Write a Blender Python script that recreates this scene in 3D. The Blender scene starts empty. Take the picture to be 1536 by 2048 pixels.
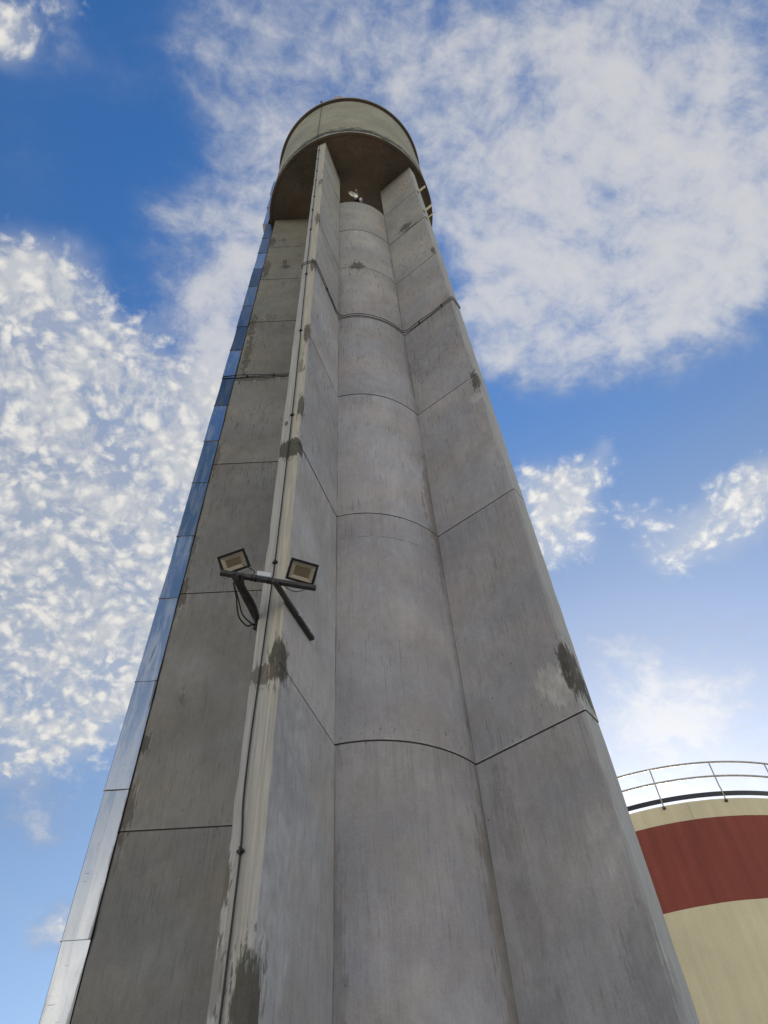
import bpy, bmesh, math, random
from mathutils import Vector, Matrix, noise as mnoise

random.seed(7)
SC = bpy.context.scene
COL = SC.collection
R = math.radians

# ------------------------------------------------------------------ camera
ELEV, ROLL = 0.94316, 0.07616
_fwd = Vector((0, math.cos(ELEV), math.sin(ELEV)))
_rt = Vector((1, 0, 0))
_up = _rt.cross(_fwd)
_cx = math.cos(ROLL) * _rt - math.sin(ROLL) * _up
_cy = math.sin(ROLL) * _rt + math.cos(ROLL) * _up
cam_data = bpy.data.cameras.new("camera")
cam_data.sensor_fit = 'AUTO'
cam_data.sensor_width = 36.0
cam_data.lens = 36.0 * 1527.0 / 2048.0
cam_data.clip_start = 0.05
cam_data.clip_end = 6000.0
cam = bpy.data.objects.new("camera", cam_data)
COL.objects.link(cam)
cam.matrix_world = Matrix(((_cx.x, _cy.x, -_fwd.x, 0.0),
                           (_cx.y, _cy.y, -_fwd.y, 0.0),
                           (_cx.z, _cy.z, -_fwd.z, 1.6),
                           (0, 0, 0, 1)))
SC.camera = cam

# ------------------------------------------------------------------ exposure
SC.view_settings.view_transform = 'Standard'
SC.view_settings.look = 'None'
SC.view_settings.gamma = 1.0
SC.view_settings.exposure = 0.5
SC.render.engine = 'CYCLES'
SC.cycles.max_bounces = 8

# ------------------------------------------------------------------ sun
SUN_AZ, SUN_EL = R(18.5), R(21.0)          # azimuth from +Y towards +X
sun_dir = Vector((math.sin(SUN_AZ) * math.cos(SUN_EL), math.cos(SUN_AZ) * math.cos(SUN_EL), math.sin(SUN_EL)))
sl = bpy.data.lights.new("sun", 'SUN')
sl.energy = 3.2
sl.angle = R(0.5)
sl.color = (1.0, 0.90, 0.76)
sun = bpy.data.objects.new("sun", sl)
COL.objects.link(sun)
sun.rotation_euler = sun_dir.to_track_quat('Z', 'Y').to_euler()
sun.location = (40, 120, 60)

# ------------------------------------------------------------------ node helper
class NT:
    """small expression helper round a node tree"""
    def __init__(self, tree):
        self.t = tree
        tree.nodes.clear()
    def new(self, typ, **kw):
        n = self.t.nodes.new(typ)
        for k, v in kw.items():
            setattr(n, k, v)
        return n
    def put(self, sock, v):
        if v is None:
            return
        if isinstance(v, bpy.types.NodeSocket):
            self.t.links.new(v, sock)
        elif isinstance(v, (tuple, list, Vector)):
            v = tuple(v)
            if sock.type == 'RGBA' and len(v) == 3:
                v = v + (1.0,)
            sock.default_value = v
        else:
            sock.default_value = v
    def m(self, op, a, b=None, c=None, clamp=False):
        n = self.new('ShaderNodeMath', operation=op, use_clamp=clamp)
        for i, v in enumerate((a, b, c)):
            self.put(n.inputs[i], v)
        return n.outputs[0]
    def v(self, op, a, b=None, s=None):
        n = self.new('ShaderNodeVectorMath', operation=op)
        self.put(n.inputs[0], a)
        self.put(n.inputs[1], b)
        if s is not None:
            self.put(n.inputs['Scale'], s)
        return n.outputs['Value'] if op in ('DOT_PRODUCT', 'LENGTH', 'DISTANCE') else n.outputs[0]
    def noise(self, vec, scale, detail=4, rough=0.55, dist=0.0, color=False):
        n = self.new('ShaderNodeTexNoise')
        self.put(n.inputs['Vector'], vec)
        n.inputs['Scale'].default_value = scale
        n.inputs['Detail'].default_value = detail
        n.inputs['Roughness'].default_value = rough
        n.inputs['Distortion'].default_value = dist
        return n.outputs['Color' if color else 0]
    def voro(self, vec, scale, feature='F1', rnd=1.0):
        n = self.new('ShaderNodeTexVoronoi', feature=feature)
        self.put(n.inputs['Vector'], vec)
        n.inputs['Scale'].default_value = scale
        n.inputs['Randomness'].default_value = rnd
        return n.outputs['Distance']
    def ss(self, x, lo, hi, a=0.0, b=1.0, smooth=True):
        n = self.new('ShaderNodeMapRange', interpolation_type='SMOOTHSTEP' if smooth else 'LINEAR')
        self.put(n.inputs[0], x)
        for i, v in enumerate((lo, hi, a, b)):
            self.put(n.inputs[1 + i], v)
        return n.outputs[0]
    def mix(self, f, a, b, mode='MIX'):
        n = self.new('ShaderNodeMix', data_type='RGBA', blend_type=mode)
        self.put(n.inputs[0], f)
        self.put(n.inputs[6], a)
        self.put(n.inputs[7], b)
        return n.outputs[2]
    def sep(self, vec):
        n = self.new('ShaderNodeSeparateXYZ')
        self.put(n.inputs[0], vec)
        return n.outputs
    def comb(self, x, y, z):
        n = self.new('ShaderNodeCombineXYZ')
        for i, v in enumerate((x, y, z)):
            self.put(n.inputs[i], v)
        return n.outputs[0]
    def obj(self):
        return self.new('ShaderNodeTexCoord').outputs['Object']
    def gray(self, f):
        return self.comb(f, f, f)

# cloud cover: direction x, y, z, tightness, amount
PUFF_CLOUDS = [
    (-0.4010, 0.2602, 0.8783, 996.2, 0.55),
    (-0.3725, 0.2923, 0.8808, 792.3, 0.70),
    (-0.3323, 0.3328, 0.8825, 1234.2, 0.50),
    (-0.4157, 0.3353, 0.8454, 339.2, 0.75),
    (-0.3573, 0.3869, 0.8501, 303.5, 0.80),
    (-0.2957, 0.4225, 0.8568, 496.0, 0.70),
    (-0.4114, 0.4362, 0.8003, 260.7, 0.80),
    (-0.3300, 0.4688, 0.8193, 282.0, 0.85),
    (-0.2611, 0.4736, 0.8412, 469.9, 0.70),
    (-0.2225, 0.4533, 0.8631, 1038.0, 0.55),
    (-0.4201, 0.5145, 0.7475, 216.9, 0.85),
    (-0.3492, 0.5466, 0.7611, 234.2, 0.85),
    (-0.2805, 0.5441, 0.7907, 538.6, 0.70),
    (-0.4251, 0.5880, 0.6882, 220.2, 0.80),
    (-0.3595, 0.6198, 0.6975, 240.4, 0.80),
    (-0.3098, 0.6209, 0.7201, 559.2, 0.55),
    (-0.4262, 0.6510, 0.6281, 271.7, 0.75),
    (-0.3611, 0.6872, 0.6304, 376.1, 0.65),
    (-0.4247, 0.7002, 0.5738, 538.7, 0.40),
    (-0.3394, 0.6614, 0.6688, 804.5, 0.40),
    (-0.2643, 0.3455, 0.9004, 2487.8, 0.45),
    (-0.2952, 0.3786, 0.8772, 3190.3, 0.30),
    (-0.3450, 0.0327, 0.9380, 2370.5, 0.75),
    (-0.3538, 0.0626, 0.9332, 6760.9, 0.35),
    (-0.2851, 0.0182, 0.9583, 5206.2, 0.65),
    (-0.3224, 0.0260, 0.9462, 7617.3, 0.30),
    (0.2073, 0.5696, 0.7954, 1556.7, 0.75),
    (0.2292, 0.5938, 0.7713, 1250.1, 0.85),
    (0.2043, 0.6306, 0.7487, 2446.4, 0.90),
    (0.2536, 0.5533, 0.7935, 2229.5, 0.60),
    (0.1902, 0.5546, 0.8100, 3649.3, 0.60),
    (0.2695, 0.5362, 0.7999, 6539.7, 0.40),
    (0.2844, 0.5112, 0.8111, 6655.7, 0.45),
    (0.3226, 0.5011, 0.8030, 14124.0, 0.40),
    (0.2986, 0.5282, 0.7949, 13717.6, 0.30),
    (0.2499, 0.6217, 0.7423, 7984.7, 0.40),
    (0.3003, 0.5765, 0.7599, 3977.5, 0.35),
    (0.3278, 0.5778, 0.7475, 4096.1, 0.35),
    (0.3629, 0.5961, 0.7162, 1812.9, 0.50),
    (0.3959, 0.5710, 0.7192, 1491.1, 0.55),
    (0.4321, 0.5447, 0.7188, 1570.8, 0.60),
    (0.4524, 0.5213, 0.7236, 2054.3, 0.60),
    (0.3474, 0.6175, 0.7057, 4234.6, 0.35),
    (0.3192, 0.6081, 0.7269, 4789.6, 0.30),
    (-0.3779, 0.8240, 0.4222, 8416.3, 0.35),
]
VEIL_CLOUDS = [
    (-0.1505, 0.0620, 0.9867, 811.7, 0.40),
    (-0.0954, 0.0567, 0.9938, 326.6, 0.45),
    (-0.0331, 0.0895, 0.9954, 255.9, 0.45),
    (-0.1299, 0.1365, 0.9821, 707.6, 0.38),
    (-0.0894, 0.1759, 0.9803, 504.3, 0.42),
    (0.0359, 0.0701, 0.9969, 169.9, 0.42),
    (0.1114, 0.1479, 0.9827, 150.8, 0.58),
    (0.1676, 0.0918, 0.9816, 169.2, 0.45),
    (0.2503, 0.1585, 0.9551, 158.5, 0.62),
    (0.3230, 0.1032, 0.9407, 161.6, 0.56),
    (0.3903, 0.0832, 0.9169, 272.0, 0.56),
    (0.2461, 0.0770, 0.9662, 283.6, 0.30),
    (0.4136, 0.1609, 0.8961, 245.6, 0.62),
    (0.1671, 0.2608, 0.9508, 205.8, 0.70),
    (0.2535, 0.2781, 0.9265, 180.5, 0.85),
    (0.3348, 0.2769, 0.9007, 193.4, 1.00),
    (0.4083, 0.2538, 0.8769, 215.4, 1.00),
    (0.1401, 0.3547, 0.9244, 543.4, 0.65),
    (0.2120, 0.3775, 0.9014, 422.7, 0.75),
    (0.2816, 0.3866, 0.8782, 575.7, 0.75),
    (0.3473, 0.3614, 0.8653, 543.3, 0.85),
    (0.4025, 0.3258, 0.8555, 684.7, 0.90),
    (0.1617, 0.4228, 0.8917, 1595.9, 0.50),
    (0.2221, 0.4303, 0.8749, 2918.0, 0.40),
    (0.4518, 0.2814, 0.8466, 585.4, 0.80),
    (-0.1818, 0.2855, 0.9410, 515.3, 0.70),
    (-0.1212, 0.2372, 0.9639, 611.1, 0.60),
    (-0.2318, 0.2354, 0.9439, 1263.9, 0.35),
    (-0.1679, 0.3603, 0.9176, 634.4, 0.85),
    (-0.1891, 0.4308, 0.8824, 851.4, 0.95),
    (-0.1069, 0.3165, 0.9425, 556.7, 0.80),
    (-0.0680, 0.1935, 0.9787, 489.6, 0.45),
    (-0.2149, 0.3929, 0.8941, 1674.3, 0.65),
    (-0.2173, 0.3252, 0.9203, 1401.6, 0.55),
    (-0.1389, 0.2794, 0.9501, 796.0, 0.40),
    (-0.2124, 0.4718, 0.8558, 1022.6, 0.70),
    (-0.1173, 0.4065, 0.9061, 704.8, 0.60),
    (0.2896, 0.7524, 0.5916, 367.7, 0.75),
    (0.3974, 0.7092, 0.5823, 274.2, 0.50),
    (0.3463, 0.7639, 0.5445, 194.9, 0.75),
    (0.2521, 0.7241, 0.6420, 766.8, 0.40),
    (-0.4304, 0.7400, 0.5169, 1833.5, 0.75),
    (-0.4011, 0.7628, 0.5073, 2973.6, 0.55),
    (-0.3779, 0.8240, 0.4222, 3523.8, 0.75),
    (-0.3954, 0.8211, 0.4117, 7321.5, 0.50),
    (-0.2453, 0.0869, 0.9655, 1595.5, 0.15),
    (-0.3552, 0.1467, 0.9232, 1100.6, 0.16),
    (-0.3102, 0.0489, 0.9494, 1249.8, 0.30),
    (-0.3462, 0.0369, 0.9374, 1323.9, 0.50),
    (-0.3894, 0.3577, 0.8487, 190.5, 0.25),
    (-0.3545, 0.4889, 0.7971, 112.4, 0.30),
    (-0.4054, 0.5952, 0.6938, 120.3, 0.30),
]
SKY_TINT_LOW = (1.04, 1.10, 1.16)
SKY_TINT_HIGH = (0.50, 1.04, 1.62)
CLOUD_LIT = (5.8, 5.65, 5.3)
CLOUD_DARK = (3.9, 4.05, 4.3)
FILL_CLOUD = (9.0, 8.9, 8.6)  # unseen cloud behind the viewer, brightness raised as fill light
VEIL_LIT = (4.6, 4.6, 4.65)
VEIL_DARK = (2.0, 2.4, 3.3)


# ------------------------------------------------------------------ world: sky with two cloud layers
world = bpy.data.worlds.new("World")
SC.world = world
world.use_nodes = True
W = NT(world.node_tree)
sky = W.new('ShaderNodeTexSky', sky_type='NISHITA')
sky.sun_disc = False
sky.sun_elevation = SUN_EL
sky.sun_rotation = SUN_AZ
sky.altitude = 0.0
sky.air_density = 1.0
sky.dust_density = 0.6
sky.ozone_density = 1.6
SKY_STRENGTH = 0.10
dirv = W.v('NORMALIZE', W.new('ShaderNodeTexCoord').outputs['Generated'])
dx, dy, dz = W.sep(dirv)
den = W.m('ADD', W.m('MAXIMUM', dz, 0.0), 0.45)
plane = W.comb(W.m('DIVIDE', dx, den), W.m('DIVIDE', dy, den), 0.0)

def coverage(blobs):
    tot = None
    for (bx, by, bz, k, w) in blobs:
        d = W.v('DOT_PRODUCT', dirv, (bx, by, bz))
        e = W.m('EXPONENT', W.m('MULTIPLY_ADD', d, k, -k))
        tot = W.m('MULTIPLY', e, w) if tot is None else W.m('MULTIPLY_ADD', e, w, tot)
    return tot
cov_p = W.m('MINIMUM', coverage(PUFF_CLOUDS), 1.0)
cov_v = W.m('MINIMUM', W.m('MULTIPLY', coverage(VEIL_CLOUDS), 0.72), 1.05)
# puffs: small clumps over a thin haze of their own
warp = W.v('SCALE', W.v('SUBTRACT', W.noise(plane, 14.0, 3, color=True), (0.5, 0.5, 0.5)), s=0.035)
pl_w = W.v('ADD', plane, warp)
n_puff = W.noise(pl_w, 58.0, 6, 0.58)
n_mid = W.noise(pl_w, 22.0, 5, 0.55)
n_big = W.noise(plane, 9.0, 3, 0.5)
n_fine = W.noise(pl_w, 160.0, 4, 0.62)
warp3 = W.v('SCALE', W.v('SUBTRACT', W.noise(plane, 60.0, 3, color=True), (0.5, 0.5, 0.5)), s=0.012)
vn = W.new('ShaderNodeTexVoronoi', feature='SMOOTH_F1')
W.put(vn.inputs['Vector'], W.v('ADD', pl_w, warp3))
vn.inputs['Scale'].default_value = 78.0
vn.inputs['Smoothness'].default_value = 0.35
cell = W.m('SUBTRACT', 0.48, vn.outputs['Distance'])
pd = W.m('MULTIPLY_ADD', W.m('SUBTRACT', n_puff, 0.5), 1.6, cov_p)
pd = W.m('MULTIPLY_ADD', W.m('SUBTRACT', n_mid, 0.5), 1.7, pd)
pd = W.m('MULTIPLY_ADD', cell, 0.50, pd)
pd = W.m('MULTIPLY_ADD', W.m('SUBTRACT', n_big, 0.5), 1.2, pd)
pd = W.m('MULTIPLY_ADD', W.m('SUBTRACT', n_fine, 0.5), 0.8, pd)
dens_p = W.m('MULTIPLY', W.ss(pd, 0.10, 1.28, 0.0, 0.95), W.ss(cov_p, 0.03, 0.45))
haze_p = W.m('MULTIPLY', W.ss(W.m('MULTIPLY_ADD', W.m('SUBTRACT', n_big, 0.5), 1.6, cov_p), 0.15, 1.1), 0.52)
dens_p = W.m('MAXIMUM', dens_p, haze_p)
# veil: soft streaked sheet
stretch = W.comb(W.v('DOT_PRODUCT', plane, (0.95, 0.35, 0)), W.v('DOT_PRODUCT', plane, (-0.65, 1.9, 0)), 3.1)
warp2 = W.v('SCALE', W.v('SUBTRACT', W.noise(plane, 6.0, 3, color=True), (0.5, 0.5, 0.5)), s=0.22)
n_v1 = W.noise(W.v('ADD', stretch, warp2), 8.5, 9, 0.60)
n_v2 = W.noise(pl_w, 40.0, 7, 0.64)
vd = W.m('MULTIPLY_ADD', W.m('SUBTRACT', n_v1, 0.5), 2.3, cov_v)
vd = W.m('MULTIPLY_ADD', W.m('SUBTRACT', n_v2, 0.5), 1.5, vd)
dens_v = W.m('MULTIPLY', W.ss(vd, -0.35, 1.55), 0.90)
dens_v = W.m('MULTIPLY', dens_v, W.ss(cov_v, 0.0, 0.35))

# the rest of the sky, out of the picture: scattered cloud, thicker low down behind the viewer, brightened to light the concrete
behind = W.ss(dy, 0.15, -0.25)
n_b = W.noise(plane, 2.2, 6, 0.55)
dens_b = W.m('MULTIPLY', W.ss(W.m('ADD', n_b, W.ss(dz, 0.80, 0.35, 0.0, 0.30)), 0.52, 0.80), behind)

# sky colour
skyc = W.mix(1.0, sky.outputs[0], W.mix(W.ss(dz, 0.70, 0.97), SKY_TINT_LOW, SKY_TINT_HIGH), 'MULTIPLY')
# lit tops and greyer cores
core_p = W.ss(W.m('MULTIPLY_ADD', cell, 0.5, n_puff), 0.42, 0.78)
col_p = W.mix(core_p, CLOUD_DARK, CLOUD_LIT)
core_v = W.ss(W.m('MULTIPLY_ADD', n_v2, 0.5, W.m('MULTIPLY_ADD', cov_v, 0.50, n_v1)), 0.80, 1.32)
col_v = W.mix(core_v, VEIL_DARK, VEIL_LIT)
# clouds glow towards the sun
sd = W.v('DOT_PRODUCT', dirv, tuple(sun_dir))
glow = W.m('POWER', W.m('MAXIMUM', sd, 0.0), 9.0)
boost = W.m('MULTIPLY_ADD', glow, 0.55, 1.0)
c = W.mix(dens_b, skyc, FILL_CLOUD)
c = W.mix(dens_v, c, W.v('SCALE', col_v, s=boost))
c = W.mix(dens_p, c, W.v('SCALE', col_p, s=boost))
bg = W.new('ShaderNodeBackground')
W.put(bg.inputs[0], c)
bg.inputs[1].default_value = SKY_STRENGTH
wo = W.new('ShaderNodeOutputWorld')
W.t.links.new(bg.outputs[0], wo.inputs[0])
world.cycles.sampling_method = 'MANUAL'
world.cycles.sample_map_resolution = 512

# ------------------------------------------------------------------ object helpers
def link(name, data):
    o = bpy.data.objects.new(name, data)
    COL.objects.link(o)
    return o

def tag(o, label=None, cat=None, group=None, kind=None):
    if label: o['label'] = label
    if cat: o['category'] = cat
    if group: o['group'] = group
    if kind: o['kind'] = kind
    return o

def thing(name, label, cat, loc=(0, 0, 0), rz=0.0, group=None):
    o = link(name, None)
    o.location = loc
    o.rotation_euler = (0, 0, rz)
    o.empty_display_size = 0.3
    return tag(o, label, cat, group)

class MB:
    """collects shapes, then links them as ONE mesh object"""
    def __init__(self):
        self.v, self.f, self.mi = [], [], []
    def add(self, verts, faces, mi=0):
        n = len(self.v)
        self.v += [tuple(p) for p in verts]
        self.f += [tuple(i + n for i in f) for f in faces]
        self.mi += [mi] * len(faces)
    def box(self, lo, hi, mi=0, M=None):
        x0, y0, z0 = lo; x1, y1, z1 = hi
        v = [Vector(p) for p in ((x0, y0, z0), (x1, y0, z0), (x1, y1, z0), (x0, y1, z0), (x0, y0, z1), (x1, y0, z1), (x1, y1, z1), (x0, y1, z1))]
        if M is not None: v = [M @ p for p in v]
        self.add(v, [(0, 3, 2, 1), (4, 5, 6, 7), (0, 1, 5, 4), (1, 2, 6, 5), (2, 3, 7, 6), (3, 0, 4, 7)], mi)
    def bevbox(self, lo, hi, b, mi=0, M=None):
        bm = bmesh.new()
        bmesh.ops.create_cube(bm, size=1.0)
        for p in bm.verts:
            p.co = Vector([lo[i] + (p.co[i] + 0.5) * (hi[i] - lo[i]) for i in range(3)])
        bmesh.ops.bevel(bm, geom=bm.edges[:], offset=b, segments=2, affect='EDGES', clamp_overlap=True)
        bm.verts.index_update()
        vs = [(M @ p.co) if M is not None else p.co.copy() for p in bm.verts]
        self.add(vs, [tuple(q.index for q in f.verts) for f in bm.faces], mi)
        bm.free()
    def tube(self, pts, r, n=8, mi=0, caps=True):
        pts = [Vector(p) for p in pts]
        ring, prev = [], None
        for i, p in enumerate(pts):
            a = pts[max(i - 1, 0)]; b = pts[min(i + 1, len(pts) - 1)]
            t = (b - a).normalized()
            if prev is None:
                x = t.orthogonal().normalized()
            else:
                x = (prev - t * prev.dot(t))
                x = x.normalized() if x.length > 1e-6 else t.orthogonal().normalized()
            prev = x
            y = t.cross(x)
            rr = r[i] if isinstance(r, (list, tuple)) else r
            ring.append([p + x * (rr * math.cos(2 * math.pi * k / n)) + y * (rr * math.sin(2 * math.pi * k / n)) for k in range(n)])
        vs = [q for g in ring for q in g]
        fs = []
        for i in range(len(ring) - 1):
            for k in range(n):
                k2 = (k + 1) % n
                fs.append((i * n + k, i * n + k2, (i + 1) * n + k2, (i + 1) * n + k))
        if caps:
            fs.append(tuple(range(n - 1, -1, -1)))
            fs.append(tuple((len(ring) - 1) * n + k for k in range(n)))
        self.add(vs, fs, mi)
    def bar(self, a, b, w, h, upv=(0, 0, 1), mi=0, bev=0.004):
        """square section bar from a to b"""
        a, b = Vector(a), Vector(b)
        t = (b - a); L = t.length; t.normalize()
        u = Vector(upv); s = t.cross(u).normalized(); u = s.cross(t)
        M = Matrix(((t.x, s.x, u.x, a.x), (t.y, s.y, u.y, a.y), (t.z, s.z, u.z, a.z), (0, 0, 0, 1)))
        self.bevbox((0, -w / 2, -h / 2), (L, w / 2, h / 2), bev, mi, M)
    def lathe(self, prof, n=96, mi=0, close=False, a0=0.0, a1=2 * math.pi):
        full = abs(a1 - a0 - 2 * math.pi) < 1e-6
        cnt = n if full else n + 1
        vs = []
        for k in range(cnt):
            a = a0 + (a1 - a0) * k / n
            for (r, z) in prof:
                vs.append((r * math.sin(a), -r * math.cos(a), z))
        m_ = len(prof)
        fs = []
        for k in range(n):
            k2 = (k + 1) % cnt
            for j in range(m_ - 1 + (1 if close else 0)):
                j2 = (j + 1) % m_
                fs.append((k * m_ + j, k2 * m_ + j, k2 * m_ + j2, k * m_ + j2))
        self.add(vs, fs, mi)
    def build(self, name, mat, parent=None, smooth=False, label=None):
        me = bpy.data.meshes.new(name)
        me.from_pydata(self.v, [], self.f)
        for x in (mat if isinstance(mat, (list, tuple)) else [mat]):
            me.materials.append(x)
        me.polygons.foreach_set('material_index', self.mi)
        me.polygons.foreach_set('use_smooth', [smooth] * len(me.polygons))
        me.update()
        o = link(name, me)
        if parent is not None: o.parent = parent
        if label: o['label'] = label
        return o

def spline(pts, n=10):
    """Catmull-Rom through the points"""
    P = [Vector(p) for p in pts]
    P = [P[0] * 2 - P[1]] + P + [P[-1] * 2 - P[-2]]
    out = []
    for i in range(1, len(P) - 2):
        for k in range(n):
            t = k / n
            a, b, c_, d = P[i - 1], P[i], P[i + 1], P[i + 2]
            out.append(0.5 * ((2 * b) + (c_ - a) * t + (2 * a - 5 * b + 4 * c_ - d) * t * t + (3 * b - a - 3 * c_ + d) * t ** 3))
    out.append(P[-2])
    return out

# ------------------------------------------------------------------ materials
def material(name):
    mt = bpy.data.materials.new(name)
    mt.use_nodes = True
    n = NT(mt.node_tree)
    out = n.new('ShaderNodeOutputMaterial')
    b = n.new('ShaderNodeBsdfPrincipled')
    n.t.links.new(b.outputs[0], out.inputs[0])
    return mt, n, b

def plain(name, colr, rough=0.6, metal=0.0, var=0.12, scale=8.0, bump=0.0):
    mt, n, b = material(name)
    P = n.obj()
    k = n.ss(n.noise(P, scale, 5), 0.25, 0.75, 1 - var, 1 + var)
    n.put(b.inputs['Base Color'], n.v('SCALE', colr, s=k))
    n.put(b.inputs['Roughness'], n.ss(n.noise(P, scale * 3, 3), 0.3, 0.7, rough - 0.07, rough + 0.07))
    b.inputs['Metallic'].default_value = metal
    if bump:
        bn = n.new('ShaderNodeBump'); bn.inputs['Strength'].default_value = bump; bn.inputs['Distance'].default_value = 0.004
        n.put(bn.inputs['Height'], n.noise(P, scale * 6, 4)); n.t.links.new(bn.outputs[0], b.inputs['Normal'])
    return mt

JOINTS = [2.9, 7.19, 11.66, 15.87, 20.09, 23.94, 27.76, 31.39]

def concrete(name, base=(0.36, 0.355, 0.345), blots=(), paint=None, stripes=1.0, lines=(), horiz=False, rim=None, olive=0.0, seams=()):
    """board-marked, rain-streaked concrete; blots = (centre, radii, colour, amount, ragged); lines = faint pour lines at a height"""
    mt, n, b = material(name)
    P = n.obj()
    x, y, z = n.sep(P)
    sh = n.v('ADD', P, (3.1 * (len(name) % 7), 1.7, 0.6))
    # broad clouding and the lifts' own tones
    col = n.mix(n.ss(n.noise(sh, 0.55, 5, 0.55), 0.32, 0.68), tuple(c_ * 0.84 for c_ in base), tuple(c_ * 1.10 for c_ in base))
    idx = None
    for h in JOINTS:
        g = n.m('GREATER_THAN', z, h)
        idx = g if idx is None else n.m('ADD', idx, g)
    wn = n.new('ShaderNodeTexWhiteNoise', noise_dimensions='1D')
    n.put(wn.inputs['W'], n.m('ADD', idx, 0.37 * len(name)))
    col = n.v('SCALE', col, s=n.m('MULTIPLY_ADD', wn.outputs[0], 0.16, 0.92))
    if olive:
        col = n.mix(n.ss(z, 14.0, 34.0, 0.0, olive), col, n.v('MULTIPLY', col, (1.02, 1.02, 0.86)))
    # smears: pale / dark washes drawn down the face
    sm = n.noise(n.v('MULTIPLY', sh, (2.3, 2.3, 0.95)), 1.0, 9, 0.66, 0.9)
    col = n.v('SCALE', col, s=n.ss(sm, 0.30, 0.72, 0.91, 1.08))
    # warm and cold patches
    hue = n.noise(n.v('ADD', sh, (9, 4, 2)), 0.9, 4, 0.6)
    col = n.v('MULTIPLY', col, n.mix(n.ss(hue, 0.35, 0.65), (1.04, 1.0, 0.95), (0.98, 1.0, 1.03)))
    # fine vertical formwork streaks
    sc = (44, 44, 1.6) if not horiz else (1.2, 1.2, 16)
    st = n.noise(n.v('MULTIPLY', sh, sc), 1.0, 5, 0.6)
    col = n.v('SCALE', col, s=n.ss(st, 0.30, 0.70, 1 - 0.065 * stripes, 1 + 0.045 * stripes))
    # dark dashes where laitance has washed out
    if not horiz:
        up_ = n.ss(z, 6.0, 22.0, 0.35, 1.0)
        da = n.noise(n.v('MULTIPLY', sh, (40, 40, 2.6)), 1.0, 3, 0.5)
        wh = n.ss(n.noise(sh, 0.9, 3), 0.40, 0.62, 0.15, 1.0)
        dm = n.m('MULTIPLY', n.ss(da, 0.600, 0.67), n.m('MULTIPLY', n.m('MULTIPLY', wh, up_), min(0.95, 0.72 + 0.15 * stripes)))
        col = n.mix(dm, col, tuple(c_ * 0.38 for c_ in base))
        # chips and freckles scattered close to the pour joints
        near = None
        for h in JOINTS[1:]:
            e_ = n.ss(n.m('ABSOLUTE', n.m('SUBTRACT', z, h + 0.10)), 0.42, 0.0)
            near = e_ if near is None else n.m('MAXIMUM', near, e_)
        fr = n.noise(n.v('MULTIPLY', sh, (30, 30, 11)), 1.0, 3, 0.5)
        fm = n.m('MULTIPLY', n.m('MULTIPLY', n.ss(fr, 0.635, 0.69), near), n.ss(n.noise(sh, 2.2, 2), 0.42, 0.58))
        col = n.mix(n.m('MULTIPLY', fm, 0.75), col, tuple(c_ * 0.30 for c_ in base))
        # dirt washed down below each joint, and a pale lip above it
        dr_ = None; lp_ = None
        for h in JOINTS[1:]:
            e_ = n.m('MULTIPLY', n.m('LESS_THAN', z, h), n.ss(z, h - 1.1, h, 0.0, 1.0))
            dr_ = e_ if dr_ is None else n.m('MAXIMUM', dr_, e_)
            e2 = n.ss(n.m('ABSOLUTE', n.m('SUBTRACT', z, h + 0.022)), 0.022, 0.006)
            lp_ = e2 if lp_ is None else n.m('MAXIMUM', lp_, e2)
        dn_ = n.noise(n.v('MULTIPLY', sh, (16, 16, 0.35)), 1.0, 4, 0.6)
        col = n.v('SCALE', col, s=n.m('SUBTRACT', 1.0, n.m('MULTIPLY', n.m('MULTIPLY', dr_, n.ss(dn_, 0.46, 0.68)), 0.15)))
        col = n.mix(n.m('MULTIPLY', lp_, n.ss(n.noise(sh, 4.0, 4), 0.42, 0.62, 0.0, 0.55)), col, tuple(c_ * 1.25 for c_ in base))
        # sparse long hairlines
        ha = n.noise(n.v('MULTIPLY', sh, (24, 24, 0.45)), 1.0, 2, 0.5)
        col = n.mix(n.ss(ha, 0.70, 0.735, 0.0, 0.35), col, tuple(c_ * 0.5 for c_ in base))
    md = n.noise(n.v('MULTIPLY', sh, (1, 1, 0.6)), 9.0, 8, 0.7)
    col = n.v('SCALE', col, s=n.ss(md, 0.30, 0.70, 0.94, 1.055))
    # speckle and blow holes
    col = n.v('SCALE', col, s=n.ss(n.noise(sh, 46, 4, 0.7), 0.25, 0.75, 0.92, 1.08))
    hole = n.m('MULTIPLY', n.ss(n.voro(sh, 5.0), 0.070, 0.045), n.ss(n.noise(sh, 1.6, 2), 0.50, 0.60))
    col = n.mix(n.m('MULTIPLY', hole, 0.7), col, tuple(c_ * 0.25 for c_ in base))
    if paint:
        px, pc, pa = paint                      # limewashed outer end of the buttress; right one lightened further for missing light
        edge = n.m('MULTIPLY_ADD', n.m('SUBTRACT', n.noise(n.v('MULTIPLY', sh, (20, 20, 1.6)), 1.0, 5), 0.5), 0.045, x)
        pm = n.ss(edge, px - 0.010, px + 0.010)
        worn = n.ss(n.noise(n.v('MULTIPLY', sh, (16, 16, 1.1)), 1.0, 6, 0.65), 0.30, 0.55)
        pcol = n.v('SCALE', pc, s=n.ss(n.noise(n.v('MULTIPLY', sh, (38, 38, 1.0)), 1.0, 5), 0.3, 0.7, 0.78, 1.10))
        pcol = n.mix(n.m('MULTIPLY', n.ss(y, -0.02, 0.04, 0.0, 0.75), n.ss(z, 5.5, 9.5, 0.35, 1.0)), n.v('MULTIPLY', pcol, (0.93, 0.95, 0.97)), n.v('MULTIPLY', pcol, (1.06, 1.02, 0.86)))
        col = n.mix(n.m('MULTIPLY', pm, n.m('MULTIPLY_ADD', worn, pa * 0.55, pa * 0.45)), col, pcol)
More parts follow.
